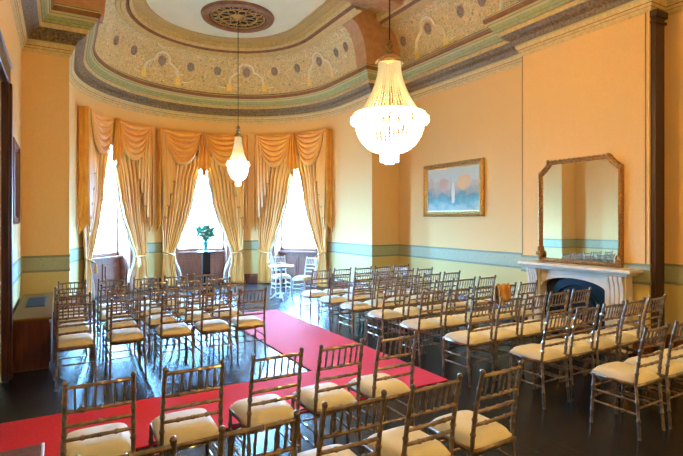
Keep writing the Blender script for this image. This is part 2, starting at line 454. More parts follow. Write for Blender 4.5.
# ribs and cross beam between the hall and the bay
m = MB()
for sg in (1, -1):
    fx = (lambda x: x) if sg == 1 else (lambda x: (XL+XR)-x)
    xr = XR-.002
    prof2 = [(xr, 5.18)] + [(NR-o_, z_) for o_, z_ in cove(.40, .84)] + [(NR-.86, CEIL+.01), (xr, CEIL+.01)]
    m.prism([(fx(a), b) for a, b in prof2], lambda u, v, d: (u, d, v), 8.90, YN+.02)
struct(m.build('trim_10', M['brownd'], smooth=False))
m = MB(); m.box(XL, 7.95, 6.22, XR, 8.42, CEIL+.02); m.box(XL, 7.90, 6.27, XR, 7.95, CEIL); m.box(XL, 8.42, 6.27, XR, 8.47, CEIL)
struct(m.build('trim_11', M['brownd'], smooth=False))
# dark strip with a small cap in the corner beside the chimney breast
M['corner_strip'] = mat('dark_strip', (.05, .022, .012), .5)
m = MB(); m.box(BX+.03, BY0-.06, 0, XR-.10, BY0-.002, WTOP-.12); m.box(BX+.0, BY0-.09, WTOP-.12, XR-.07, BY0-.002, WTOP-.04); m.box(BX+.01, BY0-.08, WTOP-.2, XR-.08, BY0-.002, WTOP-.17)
struct(m.build('trim_12', M['corner_strip'], smooth=False))

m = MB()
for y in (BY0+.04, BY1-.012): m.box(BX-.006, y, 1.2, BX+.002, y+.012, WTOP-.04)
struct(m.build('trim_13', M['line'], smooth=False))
# door on the left wall ---------------------------------------------------------
m = MB()
for y0, y1 in ((DY0-.2, DY0+.02), (DY1-.02, DY1+.2)):
    m.box(XL-.02, y0, 0, XL+.05, y1, DZ+.0, .008); m.box(XL+.03, y0+.05, 0, XL+.075, y1-.05, DZ, .01)
m.box(XL-.02, DY0-.2, DZ, XL+.05, DY1+.2, DZ+.2, .008); m.box(XL, DY0-.22, DZ+.2, XL+.065, DY1+.22, DZ+.24, .01)
M['doorwood'] = mat('door_mahogany', (.04, .015, .01), .3, col2=(.09, .035, .02), scale=4, stretch=(8, 8, .8))
fr = struct(m.build('door_1', M['doorwood'], smooth=False))
m = MB(); m.box(XL-.12, DY0+.01, .01, XL-.07, DY1-.01, DZ-.01)
for z0, z1 in ((.2, 1.0), (1.15, 2.1), (2.25, 3.1)):
    for y0, y1 in ((DY0+.12, DY0+.66), (DY0+.8, DY1-.12)): m.box(XL-.08, y0, z0, XL-.055, y1, z1, .012)
lf = m.build('door_leaf', M['wood'], fr, smooth=False)
m = MB(); m.ball((XL-.02, DY0+.1, 1.05), .035, 12, 8); m.tube([(XL-.07, DY0+.1, 1.05), (XL-.02, DY0+.1, 1.05)], .012)
m.build('door_knob', M['gold'], lf)

# ------------------------------------------------------------------ windows in the bay
def bayP(w, r0=RB):
    """local (s along wall, d into the room, z) on the curve"""
    return lambda s, d, z: (CX+(r0-d)*math.cos(w-s/r0), CY+(r0-d)*math.sin(w-s/r0), z)
for i, w in enumerate(WIN):
    px, py = CX+RB*math.cos(w), CY+RB*math.sin(w)
    o0 = Vector((CX+RB*math.cos(w)*math.cos(0), CY+RB*math.sin(w), 0))
    out = Vector((math.cos(w), math.sin(w), 0)); tan = Vector((out.y, -out.x, 0))
    cc = Vector((CX, CY, 0))
    def L(s, r, z): 
        p = cc+out*r+tan*s; return (p.x, p.y, z)
    hw = RO*math.sin(HALF); hi = RB*math.sin(HALF); ri = RB*math.cos(HALF)
    def lb(m, s0, r0, z0, s1, r1, z1):
        b = len(m.v)
        for z in (z0, z1):
            for s, r in ((s0, r0), (s1, r0), (s1, r1), (s0, r1)): m.v.append(L(s, r, z))
        for q in ((3,2,1,0),(4,5,6,7),(0,1,5,4),(1,2,6,5),(2,3,7,6),(3,0,4,7)):
            m.f.append(tuple(b+k for k in q)); m.m.append(m.mi)
    m = MB()
    rg = RB+.22                       # plane of the sashes
    hs = hw-.02
    # side shutters boxes, head, dado panel under the sill and architrave
    for sg in (-1, 1):
        lb(m, sg*(hi-.015), ri-.03, 0, sg*(hw+.03), RO-.01, WZ1)
        lb(m, sg*(hi+.14), ri-.05, 0, sg*(hi-.035), ri+.03, WZ1+.06)
        for z0, z1 in ((.12, .78), (1.0, 2.15), (2.3, 3.4)):
            lb(m, sg*(hi-.035), ri+.06, z0, sg*(hi-.01), RO-.16, z1)
    lb(m, -hw, ri-.05, WZ1-.02, hw, RO-.01, WZ1+.06)
    lb(m, -hi-.14, ri-.05, WZ1, hi+.14, ri+.02, WZ1+.14)
    lb(m, -hw, rg-.04, 0, hw, RO-.01, WZ0)
    for s0, s1 in ((-hs+.08, -.05), (.05, hs-.08)):
        lb(m, s0, rg-.06, .2, s1, rg-.03, .74); lb(m, s0+.07, rg-.08, .27, s1-.07, rg-.05, .67)
    lb(m, -hw, rg-.13, WZ0-.04, hw, RO+.06, WZ0)
    wo = struct(m.build('window_%d' % (i+1), M['winwood'], smooth=False))
    fm = MB()
    for z0, z1, dr in ((WZ0, 2.28, 0), (2.24, WZ1-.02, .045)):
        r0, r1 = rg+dr, rg+dr+.04
        ss = hi-.01
        lb(fm, -ss, r0, z0, -ss+.07, r1, z1); lb(fm, ss-.07, r0, z0, ss, r1, z1)
        lb(fm, -ss, r0, z0, ss, r1, z0+(.09 if dr == 0 else .045)); lb(fm, -ss, r0, z1-.05, ss, r1, z1)
    s_ = fm.build('sash_frame', M['winwood'], wo, smooth=False)
    gm = MB(); lb(gm, -hs+.08, rg+.018, WZ0+.05, hs-.08, rg+.022, 2.27); lb(gm, -hs+.08, rg+.063, 2.26, hs-.08, rg+.067, WZ1-.04)
    gm.build('pane', M['glass'], wo, smooth=False)
    # sky portal for the renderer's sampling
    ld = bpy.data.lights.new('window_portal', 'AREA'); ld.shape = 'RECTANGLE'; ld.size = 2*hi; ld.size_y = WZ1-WZ0
    ld.cycles.is_portal = True
    lo = bpy.data.objects.new('window_portal', ld); C.objects.link(lo)
    p = L(0, RO+.1, (WZ0+WZ1)/2); lo.location = p
    lo.rotation_euler = (-out).to_track_quat('-Z', 'Y').to_euler()
    lo.parent = None

# ------------------------------------------------------------------ curtains
def lerp_tab(tab, x):
    if x >= tab[0][0]: return tab[0][1]
    for (a, va), (b, vb) in zip(tab, tab[1:]):
        if x >= b:
            f = (a-x)/(a-b); f = f*f*(3-2*f)*.5+f*.5; return va+(vb-va)*f
    return tab[-1][1]
CT = 4.16
inner = [(CT, .02), (3.3, .06), (2.86, .20), (2.35, .29), (1.86, .43), (1.3, .64), (.95, .80), (.84, .83), (.7, .80), (.3, .74), (0, .72)]
outer = [(CT, 1.17), (1.6, 1.14), (.95, 1.11), (.84, 1.08), (.7, 1.12), (0, 1.15)]
def make_curtain(i, w, label):
    P0 = bayP(w); P = lambda s_, d_, z_: P0(s_*1.01, d_, z_)
    root = empty('curtain', label, 'curtain', (*P(0, .1, 0)[:2], 0), 0, 'gold swagged curtains in the bay')
    def part(m, name, mt, par=None, solid=.012):
        o = m.build(name, mt, None, solid=solid)
        o.parent = par or root
        o.location = -Vector(root.location)
        if par: o.location = (0, 0, 0)
        return o
    for sg in (-1, 1):
        ph = random.random()*6
        def fn(u, v):
            z = CT-.04-v*(CT-.05)
            a = lerp_tab(outer, z); b = lerp_tab(inner, z)
            wdt = a-b; s = a-(a-b)*u
            k = 9
            amp = .062*min(1, .55+wdt*.5) if z > .9 else .035
            tight = math.exp(-((z-.84)/.12)**2)
            ripple = math.sin(u*k*2*PI+ph+.6*math.sin(z*1.3+u*3))
            d = .095 + amp*(1-.4*tight)*ripple*(.6+.4*math.sin(u*13+ph)) + .02*math.sin(z*2+u*5)
            s += .014*math.cos(u*k*2*PI+ph)
            return P(sg*s, d, z)
        m = MB(); m.grid(fn, 110, 56)
        pn = part(m, 'curtain_panel', M['curtain'])
        # white lining showing along the inner edge
        def fl(u, v):
            z = 3.1-v*3.08
            b = lerp_tab(inner, z)
            wd = .09 + .10*math.exp(-((z-.35)/.5)**2)
            return P(sg*(b+.03-wd*u-.01*math.sin(z*7)), .06+.03*math.sin(u*9+z*3), z)
        m = MB(); m.grid(fl, 14, 40); part(m, 'lining', M['lining'], pn, .006)
        # rope tieback and tassel
        m = MB()
        pts = [P(sg*(.78+.36*t), .12+.10*math.sin(PI*t), .86+.10*t*t) for t in [k/10 for k in range(11)]]
        m.tube(pts, .022, 8)
        c = P(sg*.82, .22, .72)
        m.lathe([(.006, .12), (.018, .10), (.03, .07), (.022, .04), (.034, .0), (.042, -.10)], c[0], c[1], 10, c[2])
        m.tube([P(sg*.82, .19, .86), (c[0], c[1], c[2]+.1)], .008, 6)
        part(m, 'tieback', M['fringe'], pn, 0)
        # swag
        def fs(u, v):
            x = 2*u-1
            vv = v
            drop = .84*vv*(max(0, 1-abs(x)**2.2))**.8
            z = CT-.02-drop-(.05*vv)
            wv = 1-.10*vv*abs(x)
            s = .60+.555*x*wv
            bulge = .225 + .06*math.sin(PI*u)*(.3+vv*.9)
            fold = .055*(abs(math.sin(vv*PI*6))**.7-.5)*math.sin(PI*u)**.5*(vv > .06)
            return P(sg*s, bulge+fold, z)
        m = MB(); m.grid(fs, 36, 84); sw = part(m, 'swag', M['swag'])
        m = MB()
        m.tube([fs(k/30, 1.0) for k in range(31)], .022, 6)
        part(m, 'fringe', M['fringe'], sw, 0)
        # outer cascade with stepped zigzag hem
        def fc(u, v):
            hem = 2.9-(u**.9)*1.28
            hem += .20*(1-abs(((u*4.0) % 1)*2-1))-.1
            z = CT-.02-(CT-.02-hem)*v
            tri = abs(((u*4.0) % 1)*2-1)
            s = .84+.38*u*(1-.10*v) - .05*tri*v
            return P(sg*s, .165+.035*tri+.02*u, z)
        m = MB(); m.grid(fc, 48, 30); ca = part(m, 'cascade', M['swag' if sg*(1 if i != 0 else 1) > 5 else 'curtain'])
        m = MB(); m.tube([fc(k/48, 1) for k in range(49)], .013, 6); part(m, 'fringe', M['giltdark'], ca, 0)
    # central jabot
    def fj(u, v):
        x = 2*u-1
        hem = 2.98+.35*abs(x)+.05*math.cos(u*6*PI)
        z = CT-.02-(CT-.02-hem)*v
        return P(x*(.06+.15*v), .27+.035*math.cos(u*6*PI), z)
    m = MB(); m.grid(fj, 40, 24); jb = part(m, 'jabot', M['swag'])
    m = MB(); m.tube([fj(k/40, 1) for k in range(41)], .014, 6); part(m, 'fringe', M['fringe'], jb, 0)
    # pelmet board, with fabric returns down the sides
    m = MB()
    n = 24
    for k in range(n):
        s0, s1 = -1.24+2.48*k/n, -1.24+2.48*(k+1)/n
        m.quad(P(s0, 0.004, CT), P(s1, 0.004, CT), P(s1,   .21, CT), P(s0,   .21, CT))
        m.quad(P(s0,   .21, CT-.05), P(s1,   .21, CT-.05), P(s1,   .21, CT), P(s0,   .21, CT))
        m.quad(P(s0, 0.004, CT-.05), P(s1, 0.004, CT-.05), P(s1,   .21, CT-.05), P(s0,   .21, CT-.05))
        m.quad(P(s0, 0.004, CT-.05), P(s1, 0.004, CT-.05), P(s1, 0.004, CT), P(s0, 0.004, CT))
    part(m, 'pelmet_board', M['swag'], None, 0)
    for sg in (-1, 1):
        m = MB()
        m.grid(lambda u, v: P(sg*(1.235+.008*math.sin(u*12)), .02+.20*u, CT-v*(CT-1.72+.25*(1-u))), 16, 30)
        part(m, 'side_return', M['swag'])
    return root
make_curtain(0, WIN[0], 'gold silk curtains with amber swags on the right-hand bay window, behind the small table')
make_curtain(1, WIN[1], 'gold silk curtains with amber swags on the middle bay window, framing the flowers')
make_curtain(2, WIN[2], 'gold silk curtains with amber swags on the left-hand bay window')

# ------------------------------------------------------------------ carpet
m = MB()
Lp = [(2.55, 8.9), (2.55, 5.07), (XL+.01, 5.12), (XL+.01, 4.05), (3.715, 4.03), (3.70, 8.9)]
m.prism(Lp, lambda u, v, d: (u, v, d), .001, .012)
tag(m.build('carpet_runner', M['carpet'], smooth=False), 'red carpet runner laid as an aisle and a cross strip on the black floor', 'carpet')

# ------------------------------------------------------------------ chairs
def bamboo(m, a, b, r=.0125, nodes=4, n=8, mid=None, taper=1):
    a = Vector(a); b = Vector(b); pts = []; rs = []
    def pos(t):
        if mid is None: return a.lerp(b, t)
        mm = Vector(mid); return a*(1-t)**2+mm*2*t*(1-t)+b*t*t
    ts = [0]
    nr = [(k+1)/(nodes+1) for k in range(nodes)]
    L = (b-a).length
    e = .007/max(L, .05)
    seq = [(0, 1)]
    for t in nr: seq += [(t-2*e, 1), (t-e*.7, 1.35), (t+e*.7, 1.35), (t+2*e, 1)]
    seq.append((1, 1))
    if mid is not None: 
        seq += [(k/6, 1) for k in range(1, 6)]; seq.sort()
    for t, k in seq: pts.append(pos(t)); rs.append(r*k*(1+(taper-1)*t))
    m.tube(pts, rs, n)
def make_chair():
    root = empty('ballroom_chair', 'x', 'chair')
    for sx in (-1, 1):
        m = MB()
        bamboo(m, (sx*.200, -.005, 0), (sx*.190, .03, .44), .0135, 2)
        bamboo(m, (sx*.190, .03, .44), (sx*.182, -.045, .905), .0135, 4, mid=(sx*.188, .018, .66))
        m.ball((sx*.182, -.046, .912), .017, 8, 6)
        m.build('back_leg', M['bronze'], root)
    for sx in (-1, 1):
        m = MB(); bamboo(m, (sx*.205, .405, 0), (sx*.198, .385, .44), .0135, 3); m.build('front_leg', M['bronze'], root)
    def backy(z): 
        t = (z-.44)/.465; return .03*(1-t)**2+.018*2*t*(1-t)-.045*t*t
    for z in (.885, .745, .665, .585):
        m = MB(); y = backy(z)
        bamboo(m, (-.184, y, z), (.184, y, z), .011, 3, mid=(0, y-.035, z+.012))
        m.build('back_rail', M['bronze'], root)
    for k in range(6):
        x = -.132+.264*k/5
        q = 1-(x/.184)**2
        y1 = backy(.885)-.0175*q; y0 = backy(.745)-.0175*q
        m = MB(); bamboo(m, (x, y0, .747), (x, y1, .888), .0072, 1, 6); m.build('spindle', M['bronze'], root)
    m = MB()
    m.prism([(-.196, .0), (.196, .0), (.205, .41), (-.205, .41)], lambda u, v, d: (u, v, d), .415, .443)
    m.build('seat_frame', M['bronze'], root)
    # padded cushion
    m = MB()
    def cush(u, v, top):
        x = 2*u-1; y = 2*v-1
        ex = max(abs(x), abs(y))
        h = (1-abs(x)**5)*(1-abs(y)**5)
        X = x*(.190+.008*v)*(1-.04*abs(y)**4); Y = .215+y*.20*(1-.04*abs(x)**4)
        if top: return (X*(1+.03*h), Y, .458+.052*h**.6)
        return (X, Y, .443)
    m.grid(lambda u, v: cush(u, v, True), 16, 16)
    m.grid(lambda u, v: cush(1-u, v, False), 16, 16)
    b = [(k/16, 0) for k in range(17)]+[(1, k/16) for k in range(1, 17)]+[(1-k/16, 1) for k in range(1, 17)]+[(0, 1-k/16) for k in range(1, 17)]
    for p, q in zip(b, b[1:]):
        m.quad(cush(*p, True), cush(*q, True), cush(*q, False), cush(*p, False))
    m.build('cushion', M['cushion'], root)
    st = []
    for sx in (-1, 1):
        st += [((sx*.197, .015, .30), (sx*.201, .39, .30)), ((sx*.199, .005, .20), (sx*.203, .395, .20))]
    st += [((-.200, .39, .32), (.200, .39, .32)), ((-.202, .395, .23), (.202, .395, .23)), ((-.195, .012, .25), (.195, .012, .25))]
    for a, c in st:
        m = MB(); bamboo(m, a, c, .0085, 2, 6); m.build('stretcher', M['bronze'], root)
    for c in kids(root): c.scale.x = .92
    return root
proto = make_chair(); ptree = tree_of(proto); first = [True]
ORD = ['first', 'second', 'third', 'fourth', 'fifth', 'sixth', 'seventh', 'eighth']
def chair(x, y, label, group, rz=None, jit=.012):
    o = proto if first[0] else copy_tree(ptree)
    first[0] = False
    o.location = (x+random.uniform(-jit, jit), y+random.uniform(-jit, jit), 0)
    o.rotation_euler = (0, 0, rz if rz is not None else random.uniform(-.03, .03)*(jit > .01))
    o['label'] = label; o['group'] = group
    return o
for k, x in enumerate((.23, .75, 1.24, 1.76, 2.25)):
    chair(x, 2.03, 'bronze ballroom chair, %s from the left in the nearest left-hand row' % ORD[k], 'chairs of the nearest left-hand row')
for k, x in enumerate((.20, .70, 1.22, 1.71, 2.21)):
    chair(x, 2.98, 'bronze ballroom chair, %s from the left just before the red cross carpet' % ORD[k], 'chairs just before the cross carpet')
for r, y in enumerate((5.84, 6.51, 7.21, 7.88)):
    for k, x in enumerate((2.08, 1.64, 1.17, .65, .135)):
        x2 = x+(-.02*r if x > .9 else 0)
        chair(x2, y, 'bronze ballroom chair, %s left of the aisle, %s row beyond the cross carpet' % (ORD[k], ORD[r]), 'chairs left of the aisle beyond the cross carpet', jit=.02)
rows = [(2.16, 4.23, .46), (2.97, 4.12, .428), (3.77, 3.95, .428), (4.57, 3.94, .43), (5.33, 3.93, .435), (6.10, 3.93, .435), (6.80, 3.93, .435), (7.5, 3.93, .435)]
rights = {}
for r, (y, x0, dx) in enumerate(rows):
    for k in range(5):
        if r == 0 and k > 3: continue
        lb_ = ORD[r] if r else 'nearest'
        rights[(r, k)] = chair(x0+dx*k, y, 'bronze ballroom chair, %s right of the aisle, %s row from the viewer' % (ORD[k], lb_), 'chairs right of the aisle', jit=.006)
wc = chair(4.50, 10.72, 'white ballroom chair facing the room behind the small white table in the bay', 'chairs at the small white table', rz=PI-.1, jit=0)
wd = chair(5.0, 10.0, 'white ballroom chair turned sideways right of the small white table in the bay', 'chairs at the small white table', rz=1.9, jit=0)
for o in (wc, wd):
    for c in kids(o):
        if c.data.materials[0] == M['bronze']:
            c.material_slots[0].link = 'OBJECT'; c.material_slots[0].material = M['white']

# small white table in the bay
t = empty('side_table', 'small white pedestal table between two chairs in the bay', 'table', (4.28, 10.05, 0))
m = MB(); m.lathe([(.001, .73), (.27, .73), (.285, .74), (.285, .755), (.27, .765), (.001, .765)], n=32); m.build('tabletop', M['white'], t)
m = MB(); m.lathe([(.06, .03), (.03, .1), (.022, .3), (.035, .45), (.022, .5), (.03, .68), (.08, .73)], n=16); m.build('pedestal', M['white'], t)
for k in range(3):
    a = k*2*PI/3+.3
    m = MB(); m.tube([(0, 0, .14), (.12*math.cos(a), .12*math.sin(a), .12), (.22*math.cos(a), .22*math.sin(a), .03), (.27*math.cos(a), .27*math.sin(a), .012)], [.02, .018, .014, .012]); m.build('foot', M['white'], t)

# flower stand and vase -------------------------------------------------------
PX, PY = 3.13, 12.1
t = empty('plinth', 'tall dark square plinth carrying the flower vase before the middle window', 'plinth', (PX, PY, 0))
m = MB(); m.box(-.15, -.15, 0, .15, .15, .06, .01); m.build('base', M['black'], t, smooth=False)
m = MB(); m.box(-.09, -.09, .06, .09, .09, .97); m.build('shaft', M['black'], t, smooth=False)
m = MB(); m.box(-.19, -.19, .97, .19, .19, 1.0, .01); m.build('top', M['black'], t, smooth=False)
t = empty('flower_vase', 'glass vase of white flowers and green leaves on the dark plinth', 'vase', (PX, PY, 1.0))
m = MB(); m.lathe([(.001, .001), (.05, .001), (.055, .02), (.045, .08), (.06, .18), (.075, .24), (.068, .24), (.05, .17), (.001, .03)], n=24); m.build('vase', M['glassv'], t)
lm = MB(); pm = MB(); sm = MB()
rnd = random.Random(3)
for k in range(190):
    a = rnd.uniform(0, 2*PI); e = rnd.uniform(.1, 1.5); rr = rnd.uniform(.16, .29)
    d = Vector((math.cos(a)*math.cos(e), math.sin(a)*math.cos(e), math.sin(e)))
    p = Vector((0, 0, .34))+d*rr*(.8 if e > 1 else 1)
    sm.tube([(0, 0, .14), Vector((0, 0, .26))+d*.05, p], .004, 4)
    if k % 3 == 0:
        for q in range(5):
            aa = q*2*PI/5; pm.ball(p+Vector((math.cos(aa)*.022, math.sin(aa)*.022, 0)), .022, 6, 4)
    else:
        side = d.cross(Vector((0, 0, 1))).normalized()
        for q in range(3):
            c = p-d*.05*q+side*(.03*(q-1)); tip = c+d*.15+Vector((0, 0, -.02)); w = side*.055
            lm.quad(c, c+d*.05+w, tip, c+d*.05-w)
sm.build('stem', M['leaf'], t); lm.build('foliage', M['leaf'], t, smooth=False, solid=.003); pm.build('blossom', M['petal'], t)

# ------------------------------------------------------------------ chimneypiece
CYm = 4.36
t = empty('fireplace', 'white marble fireplace with fluted jambs under the gilt mirror', 'fireplace', (BX, CYm, 0))
def bx(name, mt, boxes, par, bev=.006):
    m = MB()
    for b in boxes: m.box(*b, bev)
    return m.build(name, mt, par, smooth=False)
bx('mantel_shelf', M['marble'], [(-.33, -.86, 1.08, -.002, .90, 1.125), (-.29, -.81, 1.055, -.002, .86, 1.082), (-.25, -.78, 1.03, -.002, .83, 1.057)], t, .008)
for y0, y1 in ((-.72, -.43), (.62, .84)):
    j = bx('jamb', M['marble'], [(-.16, y0, .0, -.002, y1, 1.032), (-.18, y0-.015, 0, -.002, y1+.015, .16)], t)
    m = MB()
    yc = (y0+y1)/2
    for q in range(4):
        ya = y0+.02+q*(y1-y0-.04)/4
        prof3 = [(.16, .62), (.185, .62), (.20, .66), (.19, .78), (.20, .90), (.235, .98), (.235, 1.02), (.16, 1.02)]
        m.prism(prof3, lambda u, v, d: (-u, d, v), ya, ya+(y1-y0-.04)/4*.75)
    m.build('fluted_corbel', M['marble'], j, smooth=False)
# lintel with an arched opening
m = MB(); n = 24; y0, y1 = -.43, .62; yc = (y0+y1)/2; hw_ = (y1-y0)/2
for k in range(n):
    a = -1+2*k/n; b = -1+2*(k+1)/n
    za = .76+.16*math.sqrt(max(0, 1-a*a)); zb = .76+.16*math.sqrt(max(0, 1-b*b))
    ya, yb = yc+a*hw_, yc+b*hw_
    m.quad((-.12, ya, za), (-.12, yb, zb), (-.12, yb, 1.032), (-.12, ya, 1.032))
    m.quad((-.12, ya, za), (-.12, yb, zb), (-.01, yb, zb), (-.01, ya, za))
    m.quad((-.01, ya, za), (-.01, yb, zb), (-.01, yb, 1.032), (-.01, ya, 1.032))
m.build('lintel', M['marble'], t, smooth=False)
# iron insert with horseshoe opening
m = MB()
arc = [(yc+.28*math.cos(PI*k/16), .45+.28*math.sin(PI*k/16)) for k in range(17)]
for k in range(16):
    (ya, za), (yb, zb) = arc[k], arc[k+1]
    oa = yc+hw_*math.cos(PI*k/16); ob = yc+hw_*math.cos(PI*(k+1)/16)
    oza = .45+.47*math.sin(PI*k/16); ozb = .45+.47*math.sin(PI*(k+1)/16)
    m.quad((-.02, oa, oza), (-.02, ob, ozb), (-.035, yb, zb), (-.035, ya, za))
m.box(-.04, y0, 0, -.006, yc-.28, .45); m.box(-.04, yc+.28, 0, -.006, y1, .45)
for r_ in (.30, .36):
    m.tube([(-.045, yc+r_*math.cos(PI*k/20), .45+r_*math.sin(PI*k/20)) for k in range(21)], .013, 8)
ins = m.build('iron_surround', M['iron'], t)
bx('firebox', M['soot'], [(-.016, y0+.02, 0, -.004, y1-.02, .90)], t, 0)
bx('hearth', M['black'], [(-.42, -.8, 0, -.18, .82, .02)], t, .004)

# ------------------------------------------------------------------ mirror over the mantel
MYc, MHW, MZ0, MZ1 = 4.43, .67, 1.127, 2.70
t = empty('overmantel_mirror', 'large gilt-framed mirror with canted top corners above the fireplace', 'mirror', (BX, MYc, MZ0))
def oct_(hw_, z0, z1, ch): return [(-hw_, z0), (hw_, z0), (hw_, z1-ch), (hw_-ch*.35, z1-ch*.72), (hw_-ch*.78, z1-ch*.3), (hw_-ch, z1), (-hw_+ch, z1), (-hw_+ch*.78, z1-ch*.3), (-hw_+ch*.35, z1-ch*.72), (-hw_, z1-ch)]
HH = MZ1-MZ0
rings = [(0, .002), (0, .03), (.01, .05), (.025, .055), (.035, .035), (.045, .035), (.052, .045), (.06, .025), (.06, .012)]
m = MB(); base = len(m.v); pn = 10
for ins_, dep in rings:
    for (y, z) in oct_(MHW-ins_, ins_, HH-ins_, .17): m.v.append((-dep, y, z))
for k in range(len(rings)-1):
    for j in range(pn):
        a = k*pn+j; b = k*pn+(j+1) % pn; m.f.append((a, b, b+pn, a+pn)); m.m.append(0)
m.build('frame', M['giltdark'], t, smooth=False)
m = MB(); m.prism(oct_(MHW-.056, .056, HH-.056, .165), lambda u, v, d: (d, u, v), -.016, -.006)
m.build('mirror_glass', M['mirror'], t, smooth=False)
for sg in (-1, 1):
    m = MB()
    sp = [(-.075, sg*(MHW-.045+.045*(1-q/14)*math.cos(q*.75)), .10+.075*(1-q/14)*math.sin(q*.75)) for q in range(14)]
    m.tube(sp, .018, 8); m.ball((-.075, sg*(MHW-.045), .10), .03, 10, 6); m.ball((-.06, sg*(MHW-.03), .20), .028, 8, 6, 1.6)
    m.build('scroll_ornament', M['giltdark'], t)
m = MB()
m.tube([(-.055, -.47+.94*q/60, HH-.012) for q in range(61)], [.012+.008*abs(math.sin(q*PI/5)) for q in range(61)], 8)
m.build('crest_beading', M['giltdark'], t)
for sg in (-1, 1):
    m = MB(); m.ball((-.055, sg*.48, HH-.012), .032, 10, 6); m.build('corner_boss', M['giltdark'], t)

# ------------------------------------------------------------------ pictures
def picture(name, label, X, yc, zc, w, h, fw, face, cm, fmts):
    t = empty(name, label, 'picture', (X, yc, zc-h/2))
    s = face
    rings = [(0, .003), (0, .045), (.2, .07), (.45, .045), (.7, .055), (.85, .03), (1, .03), (1, .015)]
    m = MB()
    for q, dep in rings:
        i_ = q*fw
        for (y, z) in ((-w/2+i_, i_), (w/2-i_, i_), (w/2-i_, h-i_), (-w/2+i_, h-i_)): m.v.append((s*dep, y, z))
    for k in range(len(rings)-1):
        for j in range(4):
            a = k*4+j; b = k*4+(j+1) % 4; m.f.append((a, b, b+4, a+4)); m.m.append(0)
    m.build('frame', fmts, t, smooth=False)
    m = MB(); m.box(min(s*.008, s*.02), -w/2+fw*.95, fw*.95, max(s*.008, s*.02), w/2-fw*.95, h-fw*.95); m.build('canvas', cm, t, smooth=False)
picture('landscape_painting', 'gilt-framed lake landscape with autumn trees on the right-hand wall', XR-.002, 7.46, 2.41, 1.74, 1.12, .12, -1, M['canvas'], M['gold'])
M['print'] = mat('pale_print', (.55, .52, .45), .3, col2=(.3, .3, .28), scale=6)
picture('framed_print', 'dark-framed picture on the left-hand wall above the low cabinet', XL+.002, 7.35, 2.25, 1.0, 1.05, .11, 1, M['print'], M['wood'])

# ------------------------------------------------------------------ low cabinet by the left wall
t = empty('low_cabinet', 'long low mahogany cabinet with a dark vent on top by the left wall', 'cabinet', (XL+.04, 6.75, 0))
bx('body', M['wood'], [(.0, .02, .0, .385, 2.18, .59)], t, .006)
bx('top', M['olive'], [(-.0, 0, .59, .41, 2.2, .625)], t, .008)
for q in range(4): bx('door', M['wood'], [(.385, .06+.53*q, .06, .40, .55+.53*q, .55)], t, .005)
m = MB(); m.box(.10, .85, .625, .32, 1.75, .629)
for q in range(8): m.box(.11+.026*q, .88, .629, .12+.026*q, 1.72, .634)
m.build('vent', M['soot'], t, smooth=False)
# dark cabinet in the left foreground corner
t = empty('side_cabinet', 'dark wooden cabinet cut off by the bottom left corner of the photo', 'cabinet', (XL+.04, 1.5, 0))
bx('body', M['wood'], [(0, .01, 0, .42, .72, .87)], t, .005)
bx('top', M['wood'], [(0, 0, .87, .435, .74, .90)], t, .004)
bx('edge_highlight', M['trim_w'], [(.436, 0, .868, .446, .74, .902)], t, .002)  # pale strip paints the light reflecting along the top's edge
for q in range(2): bx('door', M['wood'], [(.42, .03+.35*q, .05, .435, .35+.35*q, .83)], t, .004)

# tan jacket over a chair back --------------------------------------------------
jc = rights[(3, 3)]
m = MB()
def jk(u, v):
    a = (v-.5)*2
    y = -.046+(.03 if a > 0 else -.03)*min(1, abs(a)*6)+.008*math.sin(u*9)
    z = .915-abs(a)*(.24+.03*math.sin(u*7)) + .01*math.sin(u*14)
    return (-.20+.23*u, y-.02*abs(a)*(1 if a < 0 else 0), z)
m.grid(jk, 24, 32)
jo = m.build('jacket', M['tan'], None, solid=.012)
jo.location = (jc.location.x, jc.location.y, 0)
tag(jo, 'tan jacket hung over a chair back in the right-hand block', 'jacket')

